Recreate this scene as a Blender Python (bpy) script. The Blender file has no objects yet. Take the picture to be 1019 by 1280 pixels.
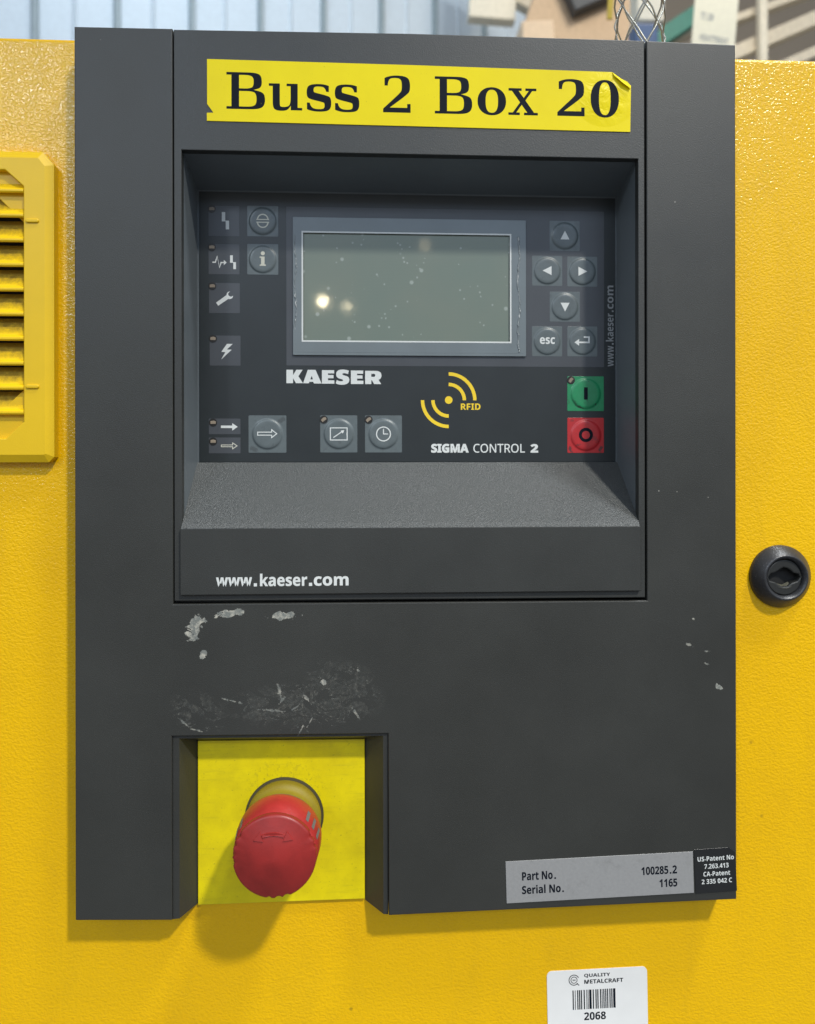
import bpy, math, random
from mathutils import Vector, Matrix
from mathutils.geometry import tessellate_polygon
random.seed(7)
S = bpy.context.scene
COL = S.collection
R = math.radians
MM = 0.001
# World axes in metres: x to the right, y into the machine, z up. The front face of the
# dark control panel lies in the plane y = 0; "dep" below is millimetres behind it.

# ------------------------------------------------------------------ camera
cd = bpy.data.cameras.new('camera')
cam = bpy.data.objects.new('camera', cd); COL.objects.link(cam)
cam.location = (0, -0.355, 0)
th = R(2.85)
cam.rotation_euler = (Matrix.Rotation(-th, 3, 'Z') @ Matrix.Rotation(R(90), 3, 'X') @ Matrix.Rotation(-0.0014, 3, 'Z')).to_euler()
cd.sensor_fit = 'VERTICAL'; cd.sensor_height = 36; cd.lens = 36 * 924 / 1280
cd.shift_y = -55 / 1280
cd.clip_start = 0.01; cd.clip_end = 60
cd.dof.use_dof = True; cd.dof.focus_distance = 0.365; cd.dof.aperture_fstop = 9.0
S.camera = cam

# ------------------------------------------------------------------ world: soft light of a large hall
W = bpy.data.worlds.new('World'); S.world = W; W.use_nodes = True
nt = W.node_tree; bg = nt.nodes['Background']
tc = nt.nodes.new('ShaderNodeTexCoord'); sp = nt.nodes.new('ShaderNodeSeparateXYZ')
rp = nt.nodes.new('ShaderNodeValToRGB'); mr = nt.nodes.new('ShaderNodeMapRange')
nt.links.new(tc.outputs['Generated'], sp.inputs[0]); nt.links.new(sp.outputs['Z'], mr.inputs['Value'])
mr.inputs['From Min'].default_value = -1; mr.inputs['From Max'].default_value = 1
nt.links.new(mr.outputs[0], rp.inputs[0]); nt.links.new(rp.outputs[0], bg.inputs['Color'])
cr = rp.color_ramp
cr.elements[0].position = 0.0; cr.elements[0].color = (0.55, 0.60, 0.68, 1)
cr.elements[1].position = 1.0; cr.elements[1].color = (0.9, 0.9, 0.9, 1)
for p, c in ((0.44, (0.50, 0.53, 0.57, 1)), (0.50, (1.0, 1.0, 0.99, 1)), (0.58, (1.17, 1.24, 1.32, 1)), (0.68, (1.25, 1.42, 1.70, 1)), (0.80, (1.0, 1.1, 1.25, 1))):
    e = cr.elements.new(p); e.color = c
bg.inputs['Strength'].default_value = 0.455

def area(name, loc, target, size, power, color):
    l = bpy.data.lights.new(name, 'AREA'); l.shape = 'DISK'; l.size = size; l.energy = power; l.color = color
    o = bpy.data.objects.new(name, l); COL.objects.link(o); o.location = loc
    o.rotation_euler = (Vector(target) - Vector(loc)).to_track_quat('-Z', 'Y').to_euler()
    return o
kl = bpy.data.lights.new('ceiling_lamp_key', 'SPOT'); kl.energy = 128 * 4.9; kl.color = (1.0, 0.96, 0.88); kl.shadow_soft_size = 0.12
kl.spot_size = R(16); kl.spot_blend = 1.0   # a reflector lamp: its beam is strongest below the panel and fades upwards
ko = bpy.data.objects.new('ceiling_lamp_key', kl); COL.objects.link(ko); ko.location = (1.46, -2.32, 2.94)
ko.rotation_euler = (Vector((-0.02, 0, -0.30)) - ko.location).to_track_quat('-Z', 'Y').to_euler()
area('daylight_opening', (-1.95, -3.6, 2.1), (0, 0, -0.1), 0.42, 27, (0.84, 0.93, 1.0))
cw = area('upper_veil_light', (0.0, -7.2, 3.75), (0, 0, 0.1), 1, 118, (0.50, 0.70, 1.0))  # added unseen area light: its reflection lays a bluish veil over the top
cw.data.shape = 'RECTANGLE'; cw.data.size = 10.0; cw.data.size_y = 1.7
area('ceiling_lamp_overhead', (1.5, -0.95, 3.7), (0, 0, 0), 0.5, 88, (0.92, 0.97, 1.0))
for nm, sx, sz, sc_, pw in (('hall_lamp', -.068, .237, .09, 2.2), ('hall_lamp', -.0326, .2285, .09, 0.45), ('hall_lamp', .078, .318, .13, 0.16)):
    area(nm, (sx * 8, -8 + .0, sz * 8), (0, 0, 0.1), sc_, pw, (1.0, 0.84, 0.52))
area('rack_fill_light', (1.2, 1.5, 2.6), (1.45, 3.0, 1.3), 0.6, 16, (1.0, 0.88, 0.70))  # added warm fill light for the rack and boxes, no known lamp there
area('far_wall_fill_light', (-0.6, 1.9, 2.6), (-0.7, 3.4, 0.7), 1.0, 9, (0.72, 0.87, 1.0))  # added bluish area light standing in for daylight on the wall sheets
S.view_settings.view_transform = 'Standard'; S.view_settings.look = 'None'
S.view_settings.exposure = -0.1; S.view_settings.gamma = 1

# ------------------------------------------------------------------ materials
class N:
    def __init__(s, name):
        s.m = bpy.data.materials.new(name); s.m.use_nodes = True; s.t = s.m.node_tree
        s.b = s.t.nodes['Principled BSDF']; s.tc = s.t.nodes.new('ShaderNodeTexCoord')
        s.co = s.tc.outputs['Object']
    def node(s, k): return s.t.nodes.new(k)
    def put(s, a, b):
        if isinstance(a, (int, float)): b.default_value = a
        elif isinstance(a, (tuple, list)): b.default_value = (*a, 1) if len(a) == 3 and len(b.default_value) == 4 else a
        else: s.t.links.new(a, b)
    def math(s, op, a, b=0.0, c=None, clamp=False):
        n = s.node('ShaderNodeMath'); n.operation = op; n.use_clamp = clamp
        s.put(a, n.inputs[0]); s.put(b, n.inputs[1])
        if c is not None: s.put(c, n.inputs[2])
        return n.outputs[0]
    def mapr(s, v, a, b, c=0.0, d=1.0, smooth=False):
        n = s.node('ShaderNodeMapRange'); s.put(v, n.inputs['Value'])
        if smooth: n.interpolation_type = 'SMOOTHSTEP'
        for k, x in (('From Min', a), ('From Max', b), ('To Min', c), ('To Max', d)): s.put(x, n.inputs[k])
        return n.outputs[0]
    def noise(s, scale, detail=3, rough=.5, dist=0, vec=None, stretch=None):
        n = s.node('ShaderNodeTexNoise'); v = vec or s.co
        if stretch:
            mp = s.node('ShaderNodeMapping'); s.put(v, mp.inputs[0]); mp.inputs['Scale'].default_value = stretch; v = mp.outputs[0]
        s.put(v, n.inputs['Vector']); n.inputs['Scale'].default_value = scale
        n.inputs['Detail'].default_value = detail; n.inputs['Roughness'].default_value = rough; n.inputs['Distortion'].default_value = dist
        return n.outputs['Fac']
    def voro(s, scale, feature='F1', rnd=1.0):
        n = s.node('ShaderNodeTexVoronoi'); n.feature = feature; s.put(s.co, n.inputs['Vector'])
        n.inputs['Scale'].default_value = scale; n.inputs['Randomness'].default_value = rnd
        return n
    def mix(s, f, a, b):
        n = s.node('ShaderNodeMix'); n.data_type = 'RGBA'; s.put(f, n.inputs[0]); s.put(a, n.inputs[6]); s.put(b, n.inputs[7])
        return n.outputs[2]
    def bump(s, h, strength=.3, dist=.0003, prev=None):
        n = s.node('ShaderNodeBump'); n.inputs['Strength'].default_value = strength; n.inputs['Distance'].default_value = dist
        s.put(h, n.inputs['Height'])
        if prev: s.put(prev, n.inputs['Normal'])
        return n.outputs[0]
    def ell(s, cx, cz, rx, rz, ang=0.0, lo=0.55):
        """soft ellipse mask around a point of the surface, in mm"""
        mp = s.node('ShaderNodeMapping'); mp.vector_type = 'TEXTURE'
        s.put(s.co, mp.inputs[0]); mp.inputs['Location'].default_value = (cx * MM, 0, cz * MM)
        mp.inputs['Rotation'].default_value = (0, -R(ang), 0); mp.inputs['Scale'].default_value = (rx * MM, 1000, rz * MM)
        l = s.node('ShaderNodeVectorMath'); l.operation = 'LENGTH'; s.put(mp.outputs[0], l.inputs[0])
        return s.mapr(l.outputs['Value'], 1.0, lo, 0, 1)
    def done(s, color=None, rough=None, normal=None, spec=None, metal=None, coat=None, coat_r=None):
        I = s.b.inputs
        if color is not None: s.put(color, I['Base Color'])
        if rough is not None: s.put(rough, I['Roughness'])
        if normal is not None: s.put(normal, I['Normal'])
        if spec is not None: I['Specular IOR Level'].default_value = spec
        if metal is not None: I['Metallic'].default_value = metal
        if coat is not None: I['Coat Weight'].default_value = coat
        if coat_r is not None: I['Coat Roughness'].default_value = coat_r
        return s.m

def plain(name, c, rough=.5, grain=0.0, gscale=2500, var=.08, **k):
    n = N(name); v = n.mapr(n.noise(60, 4), .3, .7, 1 - var, 1 + var)
    hsv = n.node('ShaderNodeHueSaturation'); hsv.inputs['Color'].default_value = (*c, 1); n.put(v, hsv.inputs['Value'])
    nor = n.bump(n.noise(gscale, 2), grain, .0001) if grain else None
    return n.done(hsv.outputs[0], rough, nor, **k)

def mk_housing(name, scuffs, base=(.0315, .0325, .0290)):
    n = N(name)
    big = n.mapr(n.noise(14, 4, .6), .3, .7, 0, 1)
    c = n.mix(big, tuple(x * .90 for x in base), tuple(x * 1.10 for x in base))
    fine = n.noise(1900, 2, .6)
    c = n.mix(n.mapr(fine, .62, .8, 0, .16), c, (.16, .16, .16))
    # dust specks
    vo = n.voro(150); dots = n.math('MULTIPLY', n.mapr(vo.outputs['Distance'], .07, .03), n.math('GREATER_THAN', n.noise(37, 2), .66))
    c = n.mix(n.math('MULTIPLY', dots, .5), c, (.45, .43, .38))
    nor = n.bump(fine, .32, .00025)
    if scuffs:
        edge = n.noise(240, 5, .62, .6); fine2 = n.noise(620, 6, .75, .5); wisp = n.noise(62, 6, .62, 1.8, stretch=(1, 1, 1.7))
        iso = n.mapr(n.math('ABSOLUTE', n.math('SUBTRACT', wisp, .5)), .012, .0, 0, 1)
        tot = None
        for cx, cz, rx, rz, ang, kind in scuffs:
            e = n.ell(cx, cz, rx * 1.35, rz * 1.35, ang, 0.0)
            if kind == 's': v = n.mapr(n.math('ADD', e, n.math('MULTIPLY', n.math('SUBTRACT', edge, .5), 2.4)), .30, .38)
            elif kind == 't': v = n.math('MULTIPLY', n.mapr(n.math('ADD', e, n.math('MULTIPLY', n.math('SUBTRACT', fine2, .5), 3.0)), .45, .66), .7)
            elif kind == 'f': v = n.math('MULTIPLY', n.math('MULTIPLY', iso, n.mapr(fine2, .45, .6)), n.mapr(e, 0, .3, 0, .55))
            else: v = n.math('MULTIPLY', n.math('MULTIPLY', n.mapr(wisp, .47, .60), n.mapr(fine2, .44, .64, .15, 1)), n.mapr(e, 0, .5, 0, .23))
            v = n.math('MULTIPLY', v, n.mapr(e, 0, .06))
            tot = v if tot is None else n.math('MAXIMUM', tot, v)
        c = n.mix(n.math('MINIMUM', tot, 1.0), c, n.mix(n.mapr(n.noise(330, 5, .7), .46, .64), (.17, .18, .165), (.46, .44, .37)))
        nor = n.bump(tot, .4, .0002, nor)
    return n.done(c, n.mapr(big, 0, 1, .40, .50), nor, spec=.5)

SC = [(-83.2, -75.2, 4.0, 6.0, -20, 's'), (-66.5, -69.0, 7.0, 1.7, 8, 's'), (-41.5, -70.6, 7.0, 2.0, 4, 's'), (-79.2, -88.6, 2.0, 1.8, 0, 's'),
      (-40, -113, 26, 8, 4, 'd'), (-13, -107, 16, 12, -20, 'd'), (-82, -116, 12, 8, -28, 'd'), (-38, -112, 26, 8, 5, 'f'), (-13, -106, 16, 11, -20, 'f'), (-82, -116, 11, 8, -28, 'f'), (-28, -123, 16, 3, 12, 'f'),
      (-43.8, -106, 1.1, 4.2, 10, 't'), (-42.3, -110.5, 3.2, .9, 48, 't'), (-31, -109.6, 3.4, 1.2, -40, 't'), (-7.5, -117, .8, 4.2, 32, 't'), (-22.5, -102.6, 1.5, 1.2, 0, 's'), (-6.2, -97.0, 1.8, .7, -50, 't'),
      (-88, -121, 4.2, .6, -42, 't'), (-82.5, -124.2, 4.6, .55, -14, 't'), (-66, -110.6, 6.0, .6, -16, 't'), (-47, -115.5, 8, .7, -6, 't'), (-36, -114.2, 3.4, .6, 32, 't'), (-33.4, -125, .5, 5, -28, 't'), (-29, -121, .4, 4, -30, 't'),
      (155.5, -86.8, 2.4, 1.0, -20, 't'), (164.8, -90.2, 1.3, .6, 0, 't'), (164.8, -96.4, 1.9, .7, -25, 't'), (171, -107.8, 2.6, 1.2, -22, 's'), (158, -74.2, 1.2, .7, 0, 't')]
M_house = mk_housing('dark_grey_moulded_plastic', SC)
M_insert = mk_housing('dark_grey_insert_plastic', None, (.0305, .032, .0295))
M_ledge = mk_housing('worn_ledge_plastic', None, (.085, .087, .088))
n = N('worn_ledge_plastic_speckled')
fi = n.noise(1500, 3, .7); c = n.mix(n.mapr(fi, .42, .62), (.036, .039, .039), (.092, .099, .098))
c = n.mix(n.mapr(n.noise(25, 5, .65), .38, .66), c, (.056, .061, .060))
M_ledge = n.done(c, .38, n.bump(fi, .9, .0005), spec=.6)
M_recess = mk_housing('recess_plastic_lightened', None, (.125, .145, .158))  # base colour lightened and blued to stand in for light missing inside the recess
M_shadowgap = plain('black_gap_plastic', (.022, .024, .026), .6)

def mk_yellow_steel():
    n = N('yellow_powder_coated_steel')
    a = n.noise(700, 2, .45, .5, stretch=(1, 1, 1.2)); b = n.noise(1600, 2, .5)
    h = n.math('ADD', n.mapr(a, .3, .7, 0, 1, True), n.math('MULTIPLY', b, .18))
    big = n.noise(9, 4, .6)
    c = n.mix(n.mapr(big, .35, .7), (.84, .49, .0), (.79, .445, .0))
    smear = n.noise(26, 6, .68, .8, stretch=(1.6, 1, .5)); c = n.mix(n.mapr(smear, .50, .74, 0, .30), c, (.62, .36, .006))
    vo = n.voro(62); d = n.math('MULTIPLY', n.mapr(vo.outputs['Distance'], .085, .045), n.math('GREATER_THAN', n.noise(31, 2), .60))
    c = n.mix(n.math('MULTIPLY', d, .55), c, (.22, .13, .01))
    c = n.mix(n.mapr(a, .46, .33, 0, .12), c, (.58, .31, .0))
    return n.done(c, n.mapr(big, .3, .7, .15, .21), n.bump(h, .30, .0004), spec=.5)
M_yel = mk_yellow_steel()
def mk_yellow_plastic(name, c0, dirt, rough=.42):
    n = N(name); c = n.mix(n.mapr(n.noise(30, 5, .6), .4, .7), c0, tuple(x * .93 for x in c0))
    if dirt: c = n.mix(n.math('MULTIPLY', n.mapr(n.noise(260, 6, .75), .48, .62), dirt), c, (.20, .12, .01))
    return n.done(c, rough, n.bump(n.noise(1500, 2), .22, .0002), spec=.45)
M_vent = mk_yellow_plastic('yellow_moulded_plastic', (.78, .50, .003), .0)
def mk_slat():
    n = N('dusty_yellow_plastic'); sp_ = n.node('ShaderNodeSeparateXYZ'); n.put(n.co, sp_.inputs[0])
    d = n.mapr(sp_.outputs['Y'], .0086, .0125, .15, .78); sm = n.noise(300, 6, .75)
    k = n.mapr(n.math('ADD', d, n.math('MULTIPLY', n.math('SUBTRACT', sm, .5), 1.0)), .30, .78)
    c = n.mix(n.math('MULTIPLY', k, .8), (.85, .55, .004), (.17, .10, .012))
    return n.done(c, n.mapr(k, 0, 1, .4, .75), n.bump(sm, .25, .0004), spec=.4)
M_slat = mk_slat()
def mk_plate():
    n = N('lemon_yellow_plate_scuffed'); c = n.mix(n.mapr(n.noise(45, 5, .65), .38, .7), (.82, .67, .0), (.64, .51, .002))
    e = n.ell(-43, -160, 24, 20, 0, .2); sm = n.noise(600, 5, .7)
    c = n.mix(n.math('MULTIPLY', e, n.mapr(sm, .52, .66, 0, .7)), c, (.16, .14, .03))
    c = n.mix(n.math('MULTIPLY', n.mapr(n.noise(800, 4, .75), .63, .7), .6), c, (.15, .13, .02))
    c = n.mix(n.mapr(n.noise(120, 4, .6, 0, stretch=(.5, 1, 5)), .55, .75, 0, .25), c, (.38, .33, .02))
    return n.done(c, .38, n.bump(sm, .08, .0002))
M_plate = mk_plate()
M_ink = plain('black_print', (.007, .010, .016), .6, spec=.08)
n = N('worn_black_print'); sm = n.noise(700, 3, .6)
M_inkw = n.done(n.mix(n.mapr(sm, .72, .76, 0, .8), (.007, .010, .016), (.70, .60, .05)), .6, spec=.08)
n = N('wrinkled_yellow_tape'); e_ = n.ell(90, 2, 16, 15, 0, .2); wv = n.noise(95, 4, .6, 1.0)
c_ = n.mix(n.mapr(n.noise(24, 4, .6), .35, .7), (.82, .67, .0), (.76, .61, .0)); c_ = n.mix(n.math('MULTIPLY', n.mapr(n.noise(800, 4, .7), .64, .70), .45), c_, (.35, .28, .02))
M_sticker = n.done(c_, .34, n.bump(n.math('ADD', n.math('MULTIPLY', wv, n.math('ADD', n.math('MULTIPLY', e_, 1.0), .06)), 0), .6, .0022), spec=.2)
M_white = plain('white_print', (.66, .68, .66), .5, var=.04)
M_cream = plain('cream_print', (.56, .55, .46), .5, var=.06)
M_grey_print = plain('grey_print', (.25, .265, .275), .5)
M_yprint = plain('yellow_print', (.86, .60, .02), .45, var=.03)
M_overlay = plain('black_membrane_film', (.017, .022, .024), .36, .12, 1500, .10, spec=.55)
M_field = plain('slate_membrane_film', (.058, .064, .073), .38, .12, 1500, .07, spec=.55)
M_bezel = plain('blue_grey_window_film', (.160, .190, .203), .30, .1, 1200, .06, spec=.6)
def mk_button(name, c, wear=.25, wc=(.03, .03, .03), spots=()):
    n = N(name); a = n.noise(170, 5, .7)
    col = n.mix(n.mapr(a, .35, .7), c, tuple(x * .8 for x in c))
    col = n.mix(n.math('MULTIPLY', n.mapr(n.noise(280, 4, .7), .60, .68), wear), col, wc)
    for cx, cz, rx, rz, an, k in spots:
        e = n.ell(cx, cz, rx * 1.4, rz * 1.4, an, 0.0)
        col = n.mix(n.math('MULTIPLY', n.mapr(n.math('ADD', e, n.math('MULTIPLY', n.math('SUBTRACT', n.noise(700, 5, .7), .5), 1.6)), .3, .55), k), col, wc)
    return n.done(col, n.mapr(a, .35, .7, .30, .44), n.bump(n.noise(1600, 2), .1, .0001), spec=.55)
M_btn = mk_button('grey_membrane_button', (.115, .140, .146), spots=((-46.2, 25.0, 2.4, 1.6, 30, .45), (-60.6, 9.8, 2.6, 1.5, -30, .45)))
M_green = mk_button('green_membrane_button', (.016, .25, .098), .55, spots=((110.4, 32.3, 2.4, .8, -18, .75), (119.2, 33.6, .6, .6, 0, .8), (108.0, 34.6, 2.0, .8, -50, .4)))
M_red = mk_button('red_membrane_button', (.50, .022, .026), .6, spots=((105.6, 10.0, 1.1, 2.4, 18, .8), (122.0, 10.2, 1.0, 1.9, -28, .8), (106.5, 25.0, 1.4, .9, 0, .4)))
M_well = plain('led_well_black', (.016, .015, .014), .35)
M_led = plain('led_chip_tan', (.26, .21, .155), .4, var=.3)
def mk_lcd():
    n = N('grey_green_display_glass')
    c = n.mix(n.mapr(n.noise(22, 3), .3, .7), (.140, .185, .150), (.165, .195, .152))
    vo = n.voro(330); sp_ = n.math('MULTIPLY', n.mapr(vo.outputs['Distance'], .24, .12), n.math('GREATER_THAN', n.noise(90, 2), .58))
    vo2 = n.voro(120); sp2 = n.math('MULTIPLY', n.mapr(vo2.outputs['Distance'], .16, .08), n.math('GREATER_THAN', n.noise(43, 2), .52))
    m = n.math('MAXIMUM', n.math('MULTIPLY', sp_, .55), n.math('MULTIPLY', sp2, .6))
    c = n.mix(m, c, (.42, .47, .43))
    wv = n.node('ShaderNodeTexWave'); wv.bands_direction = 'Z'; n.put(n.co, wv.inputs[0]); wv.inputs['Scale'].default_value = 420; 
    c = n.mix(n.math('MULTIPLY', wv.outputs['Fac'], .07), c, (.06, .07, .06))
    
    wn = n.bump(n.noise(60, 3, .6), .04, .0006); n.put(wn, n.b.inputs['Coat Normal'])
    return n.done(c, .38, None, coat=1.0, coat_r=.045, spec=.5)
M_lcd = mk_lcd()
n = N('clear_film_edge'); vo = n.noise(420, 4, .7)
M_film = n.done(n.mix(n.mapr(vo, .5, .72), (.20, .23, .24), (.55, .57, .56)), .25, n.bump(vo, .9, .001), spec=.8)
def mk_mushroom(name, c):
    n = N(name); a = n.noise(90, 5, .6); col = n.mix(n.mapr(a, .35, .7), c, tuple(x * .72 for x in c))
    col = n.mix(n.math('MULTIPLY', n.mapr(n.noise(420, 5, .75), .66, .72), .5), col, (.08, .01, .01))
    return n.done(col, .40, n.bump(n.noise(1400, 3), .22, .0002), spec=.55)
M_estop = mk_mushroom('red_button_plastic', (.30, .020, .017))
M_skirt = mk_mushroom('bright_red_skirt_plastic', (.42, .028, .024))
M_collar = mk_yellow_plastic('aged_yellow_collar_plastic', (.25, .19, .010), .35, .6)
M_slit = plain('grey_slit', (.14, .13, .13), .5)
M_rim = plain('dark_gasket', (.06, .05, .02), .6)
M_teal = plain('teal_ring', (.10, .20, .15), .4)
n = N('brushed_silver_label'); a = n.noise(700, 3, .6)
M_silver = n.done(n.mix(n.mapr(n.noise(110, 6, .75), .55, .72, 0, .35), n.mix(a, (.27, .27, .27), (.35, .35, .345)), (.16, .16, .15)), .42, n.bump(a, .1, .0001), metal=.15)
M_blabel = plain('black_gloss_label', (.016, .017, .018), .28)
M_paper = plain('white_paper_label', (.80, .80, .78), .45, .05, var=.03)
def mk_latch():
    n = N('black_latch_plastic'); a = n.noise(1300, 3, .7)
    c = n.mix(n.mapr(a, .6, .72), (.022, .023, .026), (.10, .10, .11))
    return n.done(c, .36, n.bump(a, .3, .0003), spec=.6)
M_latch = mk_latch()
M_latch_in = plain('latch_core_plastic', (.02, .021, .02), .45, .3)
M_wear = plain('worn_latch_edge', (.12, .115, .085), .35, .3)
M_wire = plain('galvanised_wire', (.30, .30, .27), .35, metal=.8)
M_pale_wall = plain('pale_blue_wall_sheet', (.62, .70, .76), .5, var=.04)
M_rib = plain('grey_wall_rib', (.30, .36, .38), .5)
M_card = plain('brown_cardboard', (.55, .40, .26), .8, var=.08)
M_card2 = plain('pale_cardboard', (.68, .52, .36), .8)
M_cream_panel = plain('cream_panel', (.76, .70, .56), .6)
M_taupe = plain('taupe_steel', (.36, .29, .21), .6)
M_taupe2 = plain('light_taupe_steel', (.68, .60, .46), .6)
M_dark = plain('dark_steel', (.05, .055, .06), .6)
M_greenbeam = plain('green_rack_paint', (.05, .20, .15), .5)
M_blue = plain('blue_plastic', (.05, .10, .22), .5)
M_ystrap = plain('yellow_strap', (.60, .42, .03), .6)
M_signpaper = plain('cream_sign_paper', (.80, .76, .60), .7, var=.04)
M_floor = plain('grey_concrete', (.22, .21, .20), .7)

# ------------------------------------------------------------------ mesh helpers (all in mm: x, z, dep)
class MB:
    def __init__(s): s.v = []; s.f = []; s.mi = []; s.sm = []
    def add(s, vs, fs, mi=0, smooth=False):
        o = len(s.v); s.v += [(x, d, z) for x, z, d in vs]
        for f in fs: s.f.append([i + o for i in f]); s.mi.append(mi); s.sm.append(smooth)
    def box(s, x0, x1, z0, z1, d0, d1, mi=0):
        s.add([(x, z, d) for d in (d0, d1) for z in (z0, z1) for x in (x0, x1)],
              [(0, 1, 3, 2), (4, 6, 7, 5), (0, 4, 5, 1), (2, 3, 7, 6), (0, 2, 6, 4), (1, 5, 7, 3)], mi)
    def flat(s, contours, dep, mi=0):
        cs = [[Vector((x, z, 0)) for x, z in c] for c in contours]
        tr = tessellate_polygon(cs); pts = [p for c in contours for p in c]
        fs = []
        for t in tr:
            a, b, c = (pts[i] for i in t)
            ar = (b[0] - a[0]) * (c[1] - a[1]) - (b[1] - a[1]) * (c[0] - a[0])
            if abs(ar) < 1e-9: continue
            fs.append(t if ar > 0 else (t[0], t[2], t[1]))
        s.add([(x, z, dep) for x, z in pts], fs, mi)
    def prism(s, contours, d0, d1, bevel=.5, seg=3, mi=0, back=False, bdep=None):
        """outer contour first, holes after; rounded (or chamfered, seg=1) front edges"""
        bv = bevel if isinstance(bevel, (list, tuple)) else [bevel] * len(contours)
        bd = bdep if isinstance(bdep, (list, tuple)) else [bdep] * len(contours)
        caps = []
        for k, c in enumerate(contours):
            c = ccw(c) if k == 0 else ccw(c)[::-1]
            w = bv[k]; h = bd[k] if bd[k] is not None else w; rings = []
            sg = seg if (bd[k] is None) else 1
            for i in range(sg + 1):
                a = (math.pi / 2) * i / sg
                ins, dp = (w * (1 - math.sin(a)), h * (1 - math.cos(a))) if sg > 1 else ((w, 0) if i == 0 else (0, h))
                rings.append((offset(c, ins), d0 + dp))
            caps.append(rings[0][0])
            rings.append((c, d1)); m = len(c); vs = []
            for r, dp in rings: vs += [(x, z, dp) for x, z in r]
            fs = []
            for i in range(len(rings) - 1):
                for j in range(m):
                    a, b = i * m + j, i * m + (j + 1) % m
                    fs.append((a, a + m, b + m, b))
            s.add(vs, fs, mi)
        s.flat(caps, d0, mi)
        if back:
            n0 = len(s.f); s.flat([ccw(c) for c in contours], d1, mi)
            for i in range(n0, len(s.f)): s.f[i] = s.f[i][::-1]
    def lathe(s, cx, cz, prof, n=64, mi=0, smooth=True, cap0=False, cap1=False):
        vs = []
        for r, d in prof:
            for i in range(n):
                a = 2 * math.pi * i / n; vs.append((cx + r * math.cos(a), cz + r * math.sin(a), d))
        fs = []
        for k in range(len(prof) - 1):
            for i in range(n): a, b = k * n + i, k * n + (i + 1) % n; fs.append((a, b, b + n, a + n))
        if cap0: fs.append(tuple(range(n))[::-1])
        if cap1: fs.append(tuple((len(prof) - 1) * n + i for i in range(n)))
        s.add(vs, fs, mi, smooth)
    def tube(s, pts, r, n=8, mi=0):
        pts = [Vector((x, z, d)) for x, z, d in pts]; vs = []
        for i, p in enumerate(pts):
            t = (pts[min(i + 1, len(pts) - 1)] - pts[max(i - 1, 0)]).normalized()
            u = t.cross(Vector((.3, .2, 1))).normalized(); w = t.cross(u)
            for k in range(n):
                a = 2 * math.pi * k / n; q = p + r * (math.cos(a) * u + math.sin(a) * w); vs.append(tuple(q))
        fs = [(i * n + k, i * n + (k + 1) % n, (i + 1) * n + (k + 1) % n, (i + 1) * n + k) for i in range(len(pts) - 1) for k in range(n)]
        fs += [tuple(range(n)), tuple((len(pts) - 1) * n + k for k in range(n))[::-1]]
        s.add(vs, fs, mi, True)
    def build(s, name, mats, parent=None, origin=(0, 0, 0), label=None, stuff=False):
        ox, oz, od = origin
        me = bpy.data.meshes.new(name)
        me.from_pydata([((x - ox) * MM, (y - od) * MM, (z - oz) * MM) for x, y, z in s.v], [], s.f)
        for m in (mats if isinstance(mats, (list, tuple)) else [mats]): me.materials.append(m)
        for p, i, q in zip(me.polygons, s.mi, s.sm): p.material_index = i; p.use_smooth = q
        me.validate(); me.update()
        o = bpy.data.objects.new(name, me); COL.objects.link(o)
        o.location = (ox * MM, od * MM, oz * MM)
        if parent:
            o.parent = parent
            if origin != (0, 0, 0): o.location = Vector(o.location) - world_of(parent)
            else: o.location = -world_of(parent)
        if label: o['label'] = label
        if stuff: o['kind'] = 'stuff'
        return o
def world_of(o):
    v = Vector((0, 0, 0))
    while o: v += Vector(o.location); o = o.parent
    return v
def ccw(c):
    a = sum(c[i][0] * c[(i + 1) % len(c)][1] - c[(i + 1) % len(c)][0] * c[i][1] for i in range(len(c)))
    return list(c) if a > 0 else list(c)[::-1]
def offset(c, w):
    """inward (to the left of a ccw contour) by w"""
    if abs(w) < 1e-9: return list(c)
    out = []; m = len(c)
    for i in range(m):
        p, q, r = Vector(c[i - 1]), Vector(c[i]), Vector(c[(i + 1) % m])
        a, b = (q - p).normalized(), (r - q).normalized()
        n1, n2 = Vector((-a.y, a.x)), Vector((-b.y, b.x)); k = n1 + n2
        k = k / max(k.dot(n1), .2) if k.length > 1e-6 else n1
        out.append((q.x + k.x * w, q.y + k.y * w))
    return out
def rect(x0, x1, z0, z1): return [(x0, z0), (x1, z0), (x1, z1), (x0, z1)]
def rrect(x0, x1, z0, z1, r, n=5):
    o = []
    for cx, cz, a0 in ((x1 - r, z0 + r, -90), (x1 - r, z1 - r, 0), (x0 + r, z1 - r, 90), (x0 + r, z0 + r, 180)):
        for i in range(n + 1): a = R(a0 + 90 * i / n); o.append((cx + r * math.cos(a), cz + r * math.sin(a)))
    return o
def circ(cx, cz, r, n=32, a0=0, a1=360, rz=None):
    k = n if a1 - a0 == 360 else n + 1
    return [(cx + r * math.cos(R(a0 + (a1 - a0) * i / n)), cz + (rz or r) * math.sin(R(a0 + (a1 - a0) * i / n))) for i in range(k)]
def arc_band(cx, cz, r0, r1, a0, a1, n=20): return circ(cx, cz, r1, n, a0, a1) + circ(cx, cz, r0, n, a0, a1)[::-1]
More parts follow.
